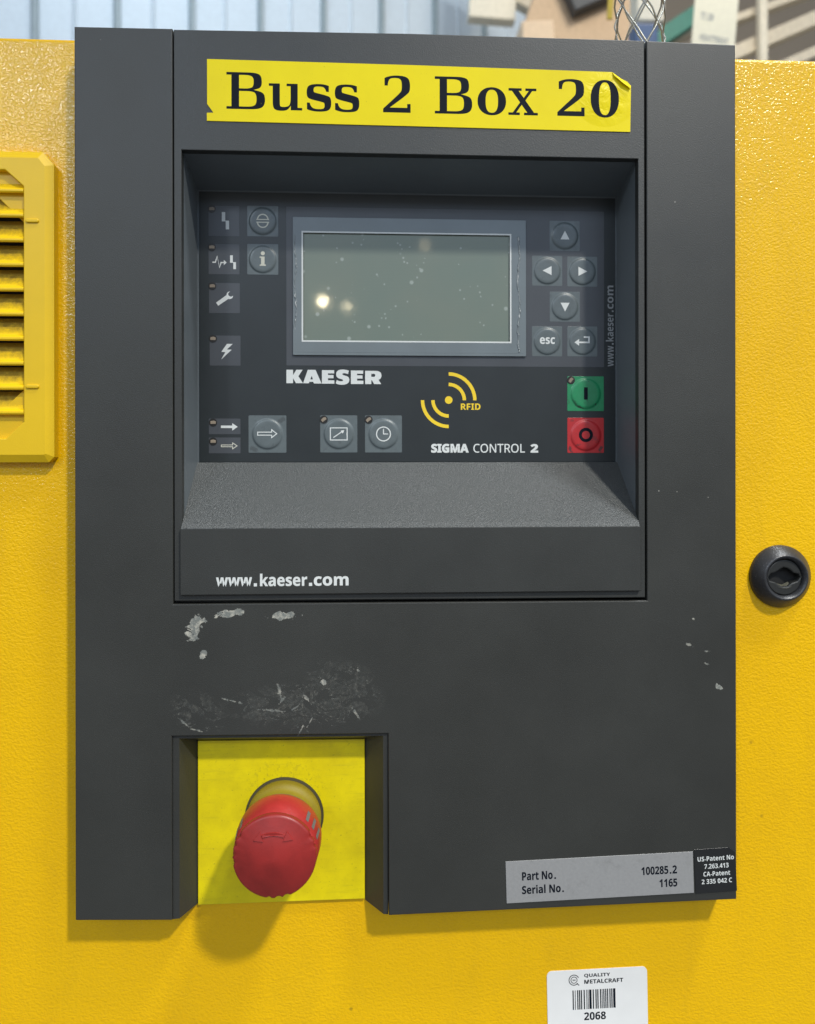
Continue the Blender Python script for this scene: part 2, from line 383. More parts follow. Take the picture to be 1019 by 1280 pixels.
def stroke(pts, w):
    """open polyline with mitred width"""
    L, Rr = [], []; m = len(pts)
    for i, q in enumerate(pts):
        q = Vector(q); a = (q - Vector(pts[i - 1])).normalized() if i else None; b = (Vector(pts[i + 1]) - q).normalized() if i < m - 1 else None
        a = a or b; b = b or a; n1, n2 = Vector((-a.y, a.x)), Vector((-b.y, b.x)); k = n1 + n2; k = k / max(k.dot(n1), .35)
        L.append((q.x + k.x * w / 2, q.y + k.y * w / 2)); Rr.append((q.x - k.x * w / 2, q.y - k.y * w / 2))
    return L + Rr[::-1]
def tag(o, label, cat, group=None, kind=None):
    o['label'] = label; o['category'] = cat
    if group: o['group'] = group
    if kind: o['kind'] = kind
    return o
def thing(name, label, cat, x=0, z=0, d=0, group=None):
    o = bpy.data.objects.new(name, None); COL.objects.link(o); o.location = (x * MM, d * MM, z * MM); o.empty_display_size = .01
    return tag(o, label, cat, group)

# ---- print: letters are thin flat print 0.02-0.05 mm proud of what they are printed on
def quad(c, n=6):
    """TrueType-like contour: (x, y) on the curve, (x, y, 0) a control point"""
    p = []
    for i, q in enumerate(c):
        p.append(q); nx = c[(i + 1) % len(c)]
        if len(q) == 3 and len(nx) == 3: p.append(((q[0] + nx[0]) / 2, (q[1] + nx[1]) / 2))
    while len(p[0]) == 3: p = p[1:] + p[:1]
    out = []; i = 0
    while i < len(p):
        a = p[i]; b = p[(i + 1) % len(p)]; out.append((a[0], a[1]))
        if len(b) == 3:
            e = p[(i + 2) % len(p)]
            for k in range(1, n):
                t = k / n; out.append(((1 - t) ** 2 * a[0] + 2 * t * (1 - t) * b[0] + t * t * e[0], (1 - t) ** 2 * a[1] + 2 * t * (1 - t) * b[1] + t * t * e[1]))
            i += 2
        else: i += 1
    return out
def sup(cx, cy, rx, ry, e=2.4, n=36):
    o = []
    for i in range(n):
        a = 2 * math.pi * i / n; c_, s_ = math.cos(a), math.sin(a)
        o.append((cx + rx * math.copysign(abs(c_) ** (2 / e), c_), cy + ry * math.copysign(abs(s_) ** (2 / e), s_)))
    return o
SER = {
 'B': [[(0, 0), (0, 106), (200, 106), (200, 1387), (0, 1387), (0, 1493), (880, 1493), (1180, 1493, 0), (1430, 1370, 0), (1430, 1120), (1430, 960, 0), (1300, 830, 0), (1090, 790), (1330, 750, 0), (1560, 620, 0), (1560, 400), (1560, 180, 0), (1320, 0, 0), (960, 0)],
       [(510, 1387), (510, 840), (750, 840), (920, 840, 0), (1100, 920, 0), (1100, 1115), (1100, 1300, 0), (920, 1387, 0), (750, 1387)],
       [(510, 734), (510, 106), (830, 106), (1020, 106, 0), (1215, 200, 0), (1215, 415), (1215, 640, 0), (1020, 734, 0), (830, 734)]],
 'u': [[(0, 1090), (455, 1090), (455, 380), (455, 230, 0), (480, 130, 0), (600, 130), (790, 130, 0), (905, 280, 0), (905, 500), (905, 985), (740, 985), (740, 1090), (1200, 1090), (1200, 105), (1390, 105), (1390, 0), (910, 0), (910, 190), (850, 80, 0), (700, -30, 0), (520, -30), (330, -30, 0), (160, 90, 0), (160, 330), (160, 985), (0, 985)]],
 's': [[(60, 60), (60, 340), (165, 340), (190, 200, 0), (330, 75, 0), (500, 75), (640, 75, 0), (720, 140, 0), (720, 235), (720, 330, 0), (640, 370, 0), (430, 420), (200, 475, 0), (50, 570, 0), (50, 770), (50, 980, 0), (240, 1120, 0), (520, 1120), (720, 1120, 0), (880, 1050), (880, 800), (780, 800), (750, 930, 0), (640, 1015, 0), (510, 1015), (390, 1015, 0), (310, 960, 0), (310, 870), (310, 780, 0), (400, 750, 0), (590, 700), (840, 640, 0), (970, 540, 0), (970, 330), (970, 120, 0), (790, -30, 0), (490, -30), (250, -30, 0)]],
 '2': [[(60, 1100), (60, 1410), (280, 1520, 0), (560, 1520), (840, 1520, 0), (1110, 1380, 0), (1110, 1090), (1110, 880, 0), (960, 730, 0), (760, 570), (270, 200), (990, 200), (990, 360), (1130, 360), (1130, 0), (0, 0), (0, 150), (520, 640), (700, 810, 0), (770, 930, 0), (770, 1090), (770, 1300, 0), (660, 1415, 0), (500, 1415), (320, 1415, 0), (210, 1300, 0), (190, 1100)]],
 'x': [[(0, 1090), (560, 1090), (560, 985), (430, 985), (650, 700), (860, 985), (720, 985), (720, 1090), (1190, 1090), (1190, 985), (1010, 985), (720, 600), (1090, 105), (1250, 105), (1250, 0), (660, 0), (660, 105), (800, 105), (560, 420), (330, 105), (480, 105), (480, 0), (-10, 0), (-10, 105), (180, 105), (490, 520), (140, 985), (0, 985)]],
 'o': [sup(620, 545, 620, 575, 2.15), sup(620, 545, 270, 470, 2.5)],
 '0': [sup(620, 745, 620, 775, 2.2), sup(620, 745, 255, 670, 2.5)]}
SER = {k: [quad(c) if len(c) < 36 or any(len(q) == 3 for q in c) else c for c in v] for k, v in SER.items()}
LOGO = [[[(62, 62), (122, 62), (122, 108), (152, 62), (208, 62), (170, 118), (211, 178), (148, 178), (122, 135), (122, 178), (62, 178)]],
        [[(255, 62), (325, 62), (380, 180), (310, 180), (305, 166), (270, 166), (265, 178), (213, 178)], [(290, 114), (278, 145), (302, 145)]],
        [[(383, 64), (494, 64), (494, 92), (438, 92), (438, 106), (488, 106), (488, 134), (438, 134), (438, 152), (496, 152), (496, 181), (383, 181)]],
        [[(628, 68), (600, 58, 0), (570, 58), (512, 58, 0), (512, 100), (512, 132, 0), (550, 138), (575, 143, 0), (575, 152), (575, 160, 0), (556, 160), (535, 160, 0), (518, 148), (508, 178), (530, 190, 0), (565, 190), (632, 190, 0), (632, 146), (632, 118, 0), (590, 110), (568, 106, 0), (568, 98), (568, 90, 0), (584, 90), (604, 90, 0), (620, 98)]],
        [[(646, 66), (758, 66), (758, 94), (702, 94), (702, 108), (752, 108), (752, 136), (702, 136), (702, 154), (760, 154), (760, 183), (646, 183)]],
        [[(776, 68), (870, 68), (925, 68, 0), (925, 108), (925, 135, 0), (898, 146), (922, 183), (858, 183), (838, 150), (832, 150), (832, 183), (776, 183)], [(832, 94), (856, 94), (868, 94, 0), (868, 107), (868, 120, 0), (856, 120), (832, 120)]]]
def mathsans(t, kind):
    base = {'b': (0x1D5D4, 0x1D5EE, 0x1D7EC), 'r': (0x1D5A0, 0x1D5BA, 0x1D7E2), 's': (0x1D400, 0x1D41A, 0x1D7CE)}[kind]; r = ''
    for ch in t:
        if 'A' <= ch <= 'Z': r += chr(base[0] + ord(ch) - 65)
        elif 'a' <= ch <= 'z': r += chr(base[1] + ord(ch) - 97)
        elif '0' <= ch <= '9': r += chr(base[2] + ord(ch) - 48)
        else: r += ch
    return r
def text(mb, t, x0, x1, z0, z1, dep, kind='b', fat=0.0, dots=True, mi=0, tilt=None, chars='all'):
    """letters fitted to the box x0..x1, z0..z1; z0 is the lowest ink"""
    cu = bpy.data.curves.new('lettering', 'FONT'); cu.body = mathsans(t, kind); cu.resolution_u = 4
    cu.offset = fat; o = bpy.data.objects.new('lettering', cu); me = bpy.data.meshes.new_from_object(o)
    vs = [v.co.copy() for v in me.vertices]; fs = [tuple(p.vertices) for p in me.polygons]
    bpy.data.objects.remove(o); bpy.data.curves.remove(cu); bpy.data.meshes.remove(me)
    if not vs: return
    a0, a1 = min(v.x for v in vs), max(v.x for v in vs); b0, b1 = min(v.y for v in vs), max(v.y for v in vs)
    out = []
    for v in vs: out.append(((v.x - a0) / (a1 - a0) * (x1 - x0) + x0, (v.y - b0) / (b1 - b0) * (z1 - z0) + z0, dep))
    if tilt == 'vert': out = [(z0 - 0 + (x1 * 0) - 0 + (0), 0, 0) for _ in []] or out
    mb.add(out, fs, mi)
def flipfix(mb): pass

# ================================================================== THE SETTING (behind the machine)
def ray(px, py, Y):
    """point of the hall seen in direction (px, py) at Y mm from the camera; used once to measure the far background"""
    a = (px - 509.5) / 924; b = -(py - 585) / 924; s_, c_ = math.sin(th), math.cos(th)
    dx, dy = s_ + a * c_, c_ - a * s_
    return dx / dy * Y, b / dy * Y
# far ribbed wall, running away to the right
mb = MB(); P0 = Vector((-1335., 2980 - 355.)); ST = Vector((275., 131.))   # x, dep per sheet
zlo, zhi = -1200, 2600
def wall_pt(t, out=0):
    nrm = Vector((ST.y, -ST.x)).normalized(); q = P0 + ST * t + nrm * out; return q.x, q.y
wall = MB(); ribs = []
for i in range(-3, 9):
    for k, (t0, t1, o0, o1) in enumerate(((0.10, .48, 0, 0), (.48, .52, 0, 9), (.52, .56, 9, 0), (.56, 1.0, 0, 0))):
        x0, d0 = wall_pt(i + t0, o0); x1, d1 = wall_pt(i + t1, o1)
        wall.add([(x0, zlo, d0), (x1, zlo, d1), (x1, zhi, d1), (x0, zhi, d0)], [(0, 1, 2, 3)])
    rb = MB()
    pr = [(0, 0), (.02, 26), (.075, 26), (.10, 0)]
    for (t0, o0), (t1, o1) in zip(pr, pr[1:]):
        x0, d0 = wall_pt(i + t0, o0); x1, d1 = wall_pt(i + t1, o1)
        rb.add([(x0, zlo, d0), (x1, zlo, d1), (x1, zhi, d1), (x0, zhi, d0)], [(0, 1, 2, 3)])
    ribs.append(rb)
wl = wall.build('far_wall', M_pale_wall); wl['kind'] = 'structure'; wl['label'] = 'pale blue white ribbed sheet wall far behind the machine'
for rb in ribs: rb.build('rib', M_rib, wl)
fl = MB(); fl.box(-9000, 9000, -1300, -1204, -9000, 9000); f = fl.build('floor', M_floor); f['kind'] = 'structure'
f['label'] = 'grey concrete hall floor below the machine'
# pale end wall of the hall behind the racks
ew = MB(); ew.box(700, 5200, zlo, 4200, 5200, 5300)
e = ew.build('wall', M_taupe); e['kind'] = 'structure'; e['label'] = 'taupe end wall of the hall behind the racks'

def slab(px0, py0, px1, py1, w, Y, thick, name, mat, parent=None, label=None):
    """a straight bar between two far points, w high, thick deep"""
    x0, z0 = ray(px0, py0, Y); x1, z1 = ray(px1, py1, Y); d = Y - 355
    a = Vector((x1 - x0, z1 - z0)); L = a.length; u = a / L; v = Vector((-u.y, u.x)) * w / 2
    c = [(x0 - v.x, z0 - v.y), (x1 - v.x, z1 - v.y), (x1 + v.x, z1 + v.y), (x0 + v.x, z0 + v.y)]
    m = MB(); m.prism([c], d, d + thick, 4, 2, back=True); return m.build(name, mat, parent, label=label)
# storage rack with its beams
rk = thing('storage_rack', 'blurred rack with taupe beams behind the upper right corner of the panel', 'rack', 1400, -1200, 2900)
slab(905, 72, 1100, -12, 62, 3300, 60, 'beam', M_taupe2, rk)
slab(900, 30, 1120, -50, 34, 3320, 60, 'beam', M_taupe2, rk)
slab(915, 110, 1100, 30, 44, 3280, 60, 'beam', M_taupe2, rk)
slab(640, -10, 740, 45, 60, 3600, 60, 'beam', M_taupe2, rk)
slab(956, -60, 957, 300, 34, 3230, 34, 'post', M_cream_panel, rk)
slab(780, 75, 905, 15, 58, 3380, 60, 'beam', M_taupe2, rk)
gb = slab(800, 64, 885, 8, 74, 3250, 50, 'beam', M_greenbeam, rk, 'green painted beam')
bxs = []
def box_px(px0, px1, py0, py1, Y, thick, name, mat, label, cat, rot=0, group=None, bevel=6):
    x0, z0 = ray(px0, py1, Y); x1, z1 = ray(px1, py0, Y); cx, cz = (x0 + x1) / 2, (z0 + z1) / 2; d = Y - 355
    c, s_ = math.cos(R(rot)), math.sin(R(rot))
    pts = [(cx + (x - cx) * c - (z - cz) * s_, cz + (x - cx) * s_ + (z - cz) * c) for x, z in rect(x0, x1, z0, z1)]
    m = MB(); m.prism([pts], d, d + thick, bevel, 2, back=True)
    o = m.build(name, mat, origin=(cx, cz, d)); tag(o, label, cat, group); return o
box_px(665, 800, -60, 95, 3150, 300, 'cardboard_box', M_card, 'big brown cardboard box behind the wire sleeve', 'box', -18, 'cardboard boxes behind the machine')
box_px(655, 695, 26, 90, 2950, 200, 'cardboard_box', M_card2, 'small pale cardboard box just left of the big brown one', 'box', 4, 'cardboard boxes behind the machine')
box_px(590, 648, -90, 22, 3400, 60, 'cream_panel', M_cream_panel, 'cream upright panel above the right end of the pale wall', 'panel', -3)
box_px(705, 760, -60, 4, 3080, 60, 'dark_bracket', M_dark, 'dark steel bracket at the top edge above the brown box', 'bracket', 24)
box_px(762, 769, -40, 24, 1500, 4, 'yellow_strap', M_ystrap, 'narrow yellow strap hanging left of the wire sleeve', 'strap', -4, bevel=1)
box_px(797, 832, -60, 26, 2200, 60, 'plastic_jug', M_cream_panel, 'blurred whitish jug seen through the wire sleeve', 'jug')
box_px(795, 824, 29, 90, 2150, 60, 'blue_crate', M_blue, 'blurred blue crate seen through the wire sleeve', 'crate')
sg = box_px(868, 922, -30, 78, 2300, 3, 'hanging_sign', M_signpaper, 'cream paper sign with grey lettering hanging right of the wire sleeve', 'sign', -5, bevel=.5)
m = MB(); text(m, 'TI 28', 0, 42, 0, 22, 0, 'b'); text(m, 'HEATTREAT', 8, 100, -66, -46, 0, 'b'); text(m, 'SOUTH', 25, 85, -98, -80, 0, 'b')
x, z = ray(876, 24, 2300)
m.v = [(p[0] * 1.0 * math.cos(R(-9)) - p[2] * math.sin(R(-9)) + x, p[1] + 2300 - 355 - .6, p[0] * math.sin(R(-9)) + p[2] * math.cos(R(-9)) + z) for p in m.v]
m.build('lettering', M_grey_print, sg)

# ================================================================== YELLOW CABINET
cab = MB()
cab.prism([[(-520, -620), (520, -620), (520, 209.0), (186, 209.6), (-520, 210.9)], rect(-91.5, 132.8, -32, 152.6)], 14, 620, [2.2, .2], 5, back=True)
cb = cab.build('compressor_cabinet', M_yel)
tag(cb, 'textured bright yellow steel machine cabinet behind the dark control panel', 'cabinet')

# louvred vent
vt = thing('vent_grille', 'yellow plastic louvred vent with chamfered corners left of the panel', 'vent', -227, 77, 14)
VX = -227.0
def mir(c): return c + [(2 * VX - x, z) for x, z in c[::-1]]
outer = mir([(-154.8, 3.0), (-152.2, 5.6), (-152.2, 146.2), (-157.3, 152.3)])
inner = mir([(-174.0, 14.4), (-165.7, 22.4), (-165.7, 135.0), (-174.3, 142.8)])
fr = MB(); fr.prism([outer, inner], 7.2, 13.98, [3.6, .5], 3, bdep=[1.9, None])
fr.build('frame', M_vent, vt)
rim = MB(); rim.prism([offset(ccw(outer), .6)], 12.6, 13.99, .1, 1); 
bx = MB(); bx.flat([offset(ccw(inner), -.4)], 13.9); bx.build('back_panel', plain('vent_interior_black', (.01, .009, .008), .8), vt)
cp = MB()
for sgn in (1, -1):
    for poly in ([(-165.6, 117.4), (-165.6, 135.0), (-174.4, 142.9), (-191.5, 142.9)], [(-165.6, 39.6), (-165.6, 22.4), (-174.2, 14.4), (-191, 14.4)]):
        q = poly if sgn == 1 else [(2 * VX - x, z) for x, z in poly]
        cp = MB(); cp.prism([q], 10.4, 13.6, .25, 2); cp.build('corner_plate', M_vent, vt)
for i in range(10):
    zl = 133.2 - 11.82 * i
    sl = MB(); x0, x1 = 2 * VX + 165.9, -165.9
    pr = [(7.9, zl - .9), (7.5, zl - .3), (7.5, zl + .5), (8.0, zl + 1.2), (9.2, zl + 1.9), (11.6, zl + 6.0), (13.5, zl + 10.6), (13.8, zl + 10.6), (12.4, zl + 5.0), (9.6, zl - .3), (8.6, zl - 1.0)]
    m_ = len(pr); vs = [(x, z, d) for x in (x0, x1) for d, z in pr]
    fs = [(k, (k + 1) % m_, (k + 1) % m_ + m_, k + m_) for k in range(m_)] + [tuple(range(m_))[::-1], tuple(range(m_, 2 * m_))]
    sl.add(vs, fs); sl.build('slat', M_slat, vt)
for zz in (118.5, 39.2):
    t_ = MB(); t_.prism([rrect(-164.6, -158.4, zz - .95, zz + .95, .9, 4)], 6.4, 7.25, .5, 3); t_.build('tick_mark', M_vent, vt)

# quarter-turn latch
LX, LZ = 208.4, -55.6
lt = thing('quarter_turn_latch', 'round black quarter-turn latch with worn key socket on the yellow door', 'latch', LX, LZ, 14)
b = MB(); b.lathe(LX + .6, LZ, [(15.9, 14), (15.9, 12.6), (15.5, 11.8), (11.6, 7.4), (11.1, 7.0), (10.6, 7.0), (10.0, 7.7), (9.3, 8.4), (9.1, 13.5)], 72); b.build('bezel', M_latch, lt)
c = MB()
sock = []
for a, r in ((0, 8.2), (12, 7.6), (24, 5.3), (45, 4.9), (70, 4.9), (95, 5.0), (120, 4.6), (150, 5.2), (165, 7.2), (180, 8.3), (192, 7.7), (206, 5.4), (235, 4.7), (262, 4.7), (290, 4.8), (322, 4.7), (345, 7.0)):
    sock.append((LX + .6 + r * math.cos(R(a)), LZ + r * math.sin(R(a))))
c.prism([circ(LX + .6, LZ, 8.9, 48), sock], 9.0, 13.4, [.4, .7], 2); c.build('core', M_latch_in, lt)
c = MB(); c.flat([circ(LX + .6, LZ, 8.8, 32)], 13.6); c.build('socket_floor', plain('socket_black', (.008, .008, .008), .7), lt)
w = MB(); w.add([(LX - 5.5, LZ - 3.4, 9.0), (LX - 2, LZ - 5.2, 8.9), (LX + 1.5, LZ - 5.8, 8.9), (LX + 4.4, LZ - 4.4, 8.9), (LX + 3.6, LZ - 2.6, 11.5), (LX + .8, LZ - 4.1, 12), (LX - 2.2, LZ - 3.4, 12)], [(0, 1, 6), (1, 2, 5, 6), (2, 3, 4, 5)]); w.build('worn_lip', M_wear, lt)

# wire sleeve on the cabinet roof
WX, WD = 156.0, 66.0
ws = thing('wire_mesh_sleeve', 'crisp grey wire mesh cable sleeve rising behind the panel top', 'cable sleeve', WX, 210, WD)
for i in range(12):
    w = MB(); h = 1 if i < 6 else -1; a0 = i * 60 + (11 if h > 0 else 40)
    pts = []
    for k in range(30):
        t = k / 29; a = R(a0 + h * t * 390); rr = 13.7 + (.45 if (k % 2) else -.45) * .8
        pts.append((WX + rr * math.cos(a), 208.5 + 160 * t, WD + rr * math.sin(a)))
    w.tube(pts, .52, 7); w.build('wire', M_wire, ws)

# ================================================================== CONTROL PANEL
cpn = thing('control_panel', 'dark grey plastic control panel with display and keypad on the yellow cabinet', 'control panel', 20, -213, 14)
HX0, HX1 = -139.0, 179.4
outl = [(HX0, -212.6), (-90.6, -213.9), (-90.6, -127.0), (6.6, -127.9), (7.4, -214.9), (HX1, -212.3), (HX1, 207.8), (135.2, 208.6), (-92.9, 208.2), (HX0, 207.9)]
hole = rect(-93.6, 135.0, -64.5, 212)
# left wing, right wing and lower body are one moulding, open at the top for the insert
body = [(HX0, -212.6), (-94.2, -213.9), (-94.2, -126.9), (8.2, -127.6), (8.4, -214.9), (HX1, -212.3), (HX1, 207.9), (134.9, 208.7), (134.9, -65.0), (-93.5, -64.3), (-93.5, 208.2), (HX0, 207.9)]
h = MB(); h.prism([body], 0, 14.05, .55, 3); h.build('housing', M_house, cpn)
# drafted surround of the emergency-stop notch
nb = MB()
F = [(-94.1, -213.85), (-94.1, -126.95), (8.1, -127.65), (8.1, -214.8)]
G = [(-91.0, -213.9), (-91.0, -128.4), (5.8, -129.0), (5.8, -214.8)]
H = [(-85.0, -213.6), (-85.0, -133.6), (-3.1, -134.4), (-3.1, -214.6)]
def ribbon(mb, A, B, da, db):
    vs = [(x, z, da) for x, z in A] + [(x, z, db) for x, z in B]; k = len(A)
    mb.add(vs, [(i, i + k, i + k + 1, i + 1) for i in range(k - 1)])
ribbon(nb, F, F, .5, 1.3); ribbon(nb, F, G, 1.3, 1.3); ribbon(nb, G, H, 1.3, 13.2)
for A, Bq in ((F, H),):
    nb.add([(-94.1, -213.88, .8), (-91.0, -213.92, 1.3), (-85, -213.65, 13.2), (-94.1, -213.88, 14)], [(0, 3, 2, 1)])
    nb.add([(8.1, -214.82, .8), (5.8, -214.82, 1.3), (-3.1, -214.6, 13.2), (8.1, -214.82, 14)], [(0, 1, 2, 3)])
nb.build('notch_surround', M_house, cpn)
# gap floor behind the insert seam
g = MB(); g.box(-93.7, 135.1, -64.4, 208.0, 5.0, 6.0)
g.v = g.v[:0]; g.f = []; g.mi = []; g.sm = []
g.prism([rect(-93.55, 134.85, -64.3, 207.6), rect(-90.3, 131.5, -30, 151.6)], 4.6, 5.4, .05, 1); g.build('seam_channel', M_shadowgap, cpn)
# insert: frame round the recess
IX0, IX1 = -93.0, 134.0
TX0, TX1 = -89.4, 130.8
ins = MB()
ins.prism([[(IX0, -62.9), (IX1, -63.5), (IX1, 208.9), (20, 209.2), (IX0, 208.0)], rect(TX0, TX1, -28.0, 151.0)], .35, 4.6, [.4, .35], 3)
it = ins.build('insert_frame', M_insert, cpn)
# recess walls
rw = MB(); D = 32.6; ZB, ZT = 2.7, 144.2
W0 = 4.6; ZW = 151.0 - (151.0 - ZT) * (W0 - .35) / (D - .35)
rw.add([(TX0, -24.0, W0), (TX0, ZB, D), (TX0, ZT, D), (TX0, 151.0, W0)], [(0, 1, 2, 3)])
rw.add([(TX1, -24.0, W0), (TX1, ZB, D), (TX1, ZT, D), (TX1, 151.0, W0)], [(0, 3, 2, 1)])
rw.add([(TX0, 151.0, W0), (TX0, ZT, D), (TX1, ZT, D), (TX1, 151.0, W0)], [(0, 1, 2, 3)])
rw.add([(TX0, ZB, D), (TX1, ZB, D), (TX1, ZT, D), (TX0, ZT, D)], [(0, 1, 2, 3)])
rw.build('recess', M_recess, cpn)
# sloping ledge and front cover below the keypad
lg = MB(); lf = -1.6
pr = [(32.4, 2.9), (31.6, 3.0), (.3, -26.2), (lf + .35, -28.1), (lf, -28.5)]
vs = [(x, z, d) for x in (TX0 + .05, TX1 - .05) for d, z in pr]; k = len(pr)
lg.add(vs, [(i, i + 1, i + 1 + k, i + k) for i in range(k - 1)])
lg.add([(TX0 + .05, z, d) for d, z in pr] + [(TX0 + .05, -28.5, 1)], [tuple(range(k + 1))]); lg.add([(TX1 - .05, z, d) for d, z in pr] + [(TX1 - .05, -28.5, 1)], [tuple(range(k + 1))[::-1]])
lg.build('ledge', M_ledge, cpn)
fc = MB(); fc.prism([rect(TX0 - .4, TX1 + .35, -59.9, -28.4)], lf, 2.5, .35, 3); fco = fc.build('front_cover', M_insert, cpn)
tm = MB()
for t_, x0, x1, zt in (('www', -73.1, -56.2, -51.6), ('kaeser', -52.5, -30.2, -50.0), ('com', -27.1, -10.6, -51.5)): text(tm, t_, x0, x1, -56.0, zt, lf - .04, 'b', .012)
for xx in (-55.4, -29.4): tm.flat([rect(xx, xx + 1.5, -56.0, -54.5)], lf - .04)
tm.build('lettering', M_white, fco)

# ---- keypad membrane
KD = 32.0
kp = MB(); kp.prism([rect(-88.4, 130.0, 3.2, 143.2)], KD, KD + .5, .12, 2); kp.build('keypad_overlay', M_overlay, cpn)
ks = MB(); ks.flat([rect(-87.6, 129.4, 138.6, 142.9)], KD - .012)
def fld(x0, x1, z0, z1, name='membrane_field', mat=M_field, dp=.06, label=None, notch=False):
    m = MB(); c = rrect(x0, x1, z0, z1, .35, 2)
    m.prism([c], KD - dp, KD, .04, 1); return m.build(name, mat, cpn, label=label)
def led(x, z, parent=cpn, dia=False, base=KD - .2, ang=0):
    m = MB(); m.lathe(x, z, [(2.1, base + .15), (2.1, base), (1.95, base - .02)], 24, cap1=True, smooth=False)
    o = m.build('indicator_led', M_well, parent)
    c_ = MB(); ca, sa = math.cos(R(ang)), math.sin(R(ang))
    q = [(x + a * ca - b_ * sa, z + a * sa + b_ * ca) for a, b_ in ((-1.35, -.75), (1.35, -.75), (1.45, .5), (.4, .95), (-1.3, .7))]
    c_.prism([q], base - .10, base, .06, 1); c_.build('led_chip', M_led, o)
    return o
def icon(parent, shapes, dep, mat=M_white, name='symbol'):
    m = MB()
    for i, s_ in enumerate(shapes): m.flat(s_, dep - .004 * i)
    return m.build(name, mat, parent)
def T(shapes, x, z, k=1.0): return [[[(x + px * k, z + pz * k) for px, pz in c] for c in s_] for s_ in shapes]
# display
fd = fld(-43.7, 123.9, 53.4, 136.0, 'display_field', M_field, .05)
bz = MB(); bz.prism([rrect(-40.2, 81.9, 58.7, 130.4, .5, 2), rect(-35.4, 73.8, 65.9, 122.8)], KD - 1.1, KD - .04, [.15, .08], 2)
disp = bz.build('display_bezel', M_bezel, cpn)
br = MB(); br.prism([rect(-35.7, 74.1, 65.6, 123.1), rect(-34.9, 73.3, 66.4, 122.3)], KD - 1.18, KD - 1.0, .03, 1); br.build('window_border', M_white, disp)
sc = MB(); sc.flat([rect(-35.5, 73.9, 65.8, 122.9)], KD - .10); sc.build('screen', M_lcd, disp)
# loose protective film edge, wavy bead on both sides of the window
for xb, z0, z1, rr in ((78.0, 61, 121.5, .55), (-38.9, 72, 121, .45)):
    pts = [(xb + random.uniform(-.35, .35) + .5 * math.sin(i * .19 + xb), z0 + (z1 - z0) * i / 70, KD - 1.05 + random.uniform(-.25, .25)) for i in range(71)]
    fm = MB(); fm.tube(pts, rr * .8, 6); fm.build('film_edge', M_film, disp)
f2 = MB(); f2.prism([rect(-39.2, 80.2, 60.2, 61.1)], KD - 1.16, KD - 1.08, .02, 1)
f2.build('film_fold', M_bezel, disp)

# domed membrane button: square base with a round pressed dome
def button(cx, cz, w, h_, mat, name='button', label=None, r=.44, hgt=.5, notch=None):
    m = MB(); R0 = min(w, h_) * r; n = 48; base = KD - .10
    rings = []
    for rr, dd in ((1.10, 0), (1.0, 0), (.985, .30), (.95, .62), (.90, .85), (.83, .97), (.70, 1.0), (.35, .95), (0.02, .93)):
        rings.append([(cx + R0 * rr * math.cos(2 * math.pi * i / n), cz + R0 * rr * math.sin(2 * math.pi * i / n), base - hgt * dd) for i in range(n)])
    vs = [p for g_ in rings for p in g_]; fs = [(k * n + i, k * n + (i + 1) % n, (k + 1) * n + (i + 1) % n, (k + 1) * n + i) for k in range(len(rings) - 1) for i in range(n)]
    fs.append(tuple((len(rings) - 1) * n + i for i in range(n)))
    m.add(vs, fs, 0, True)
    m.prism([rrect(cx - w / 2, cx + w / 2, cz - h_ / 2, cz + h_ / 2, .5, 3), circ(cx, cz, R0 * 1.10, n)], base, KD, [.06, 0.0], 2)
    o = m.build(name, mat, cpn, label=label); return o, base - hgt
TRI = {'up': [(-2.4, -2.0), (2.4, -2.0), (0, 2.6)], 'down': [(-2.4, 2.0), (2.4, 2.0), (0, -2.6)], 'left': [(2.2, -2.4), (2.2, 2.4), (-2.6, 0)], 'right': [(-2.2, -2.4), (-2.2, 2.4), (2.6, 0)]}
for x, z, k in ((102.8, 122.8, 'up'), (93.4, 104.2, 'left'), (112.2, 104.0, 'right'), (102.8, 85.3, 'down')):
    b_, dp = button(x, z, 16.1, 15.9, M_btn, label='grey button with ' + k + ' arrow'); icon(b_, T([[TRI[k]]], x, z), dp - .03)
b_, dp = button(93.3, 66.9, 16.1, 15.9, M_btn, label='grey button reading esc'); m = MB(); text(m, 'esc', 89.3, 97.4, 65.4, 69.0, dp - .03, 'b', .01); m.build('lettering', M_white, b_)
b_, dp = button(112.2, 67.0, 16.1, 15.9, M_btn, label='grey button with enter arrow')
icon(b_, T([[stroke([(-2.6, -.6), (3.4, -.6), (3.4, 2.2), (.6, 2.2)], .85)], [[(-4.4, -.6), (-1.9, 1.2), (-1.9, -2.4)]]], 112.2, 67.0), dp - .03)
# left button column
b_, dp = button(-55.8, 128.2, 16.0, 15.9, M_btn, label='grey button with split circle symbol')
half = [arc_band(0, .5, 2.35, 3.0, 0, 180, 18)]; halfd = [arc_band(0, -.9, 2.35, 3.0, 180, 360, 18)]
icon(b_, T([half, halfd, [rect(-3.3, 3.3, .25, .8)], [rect(-3.3, 3.3, -1.2, -.65)]], -55.7, 128.4), dp - .03, M_cream)
b_, dp = button(-55.8, 108.4, 16.0, 15.9, M_btn, label='grey button with information symbol')
icon(b_, T([[circ(.1, 3.0, 1.05, 20)], [[(-1.5, 1.3), (1.0, 1.3), (1.0, -2.7), (1.7, -2.9), (1.7, -3.5), (-1.5, -3.5), (-1.5, -2.9), (-.8, -2.7), (-.8, .7), (-1.5, .6)]]], -55.8, 108.4), dp - .03, M_cream)
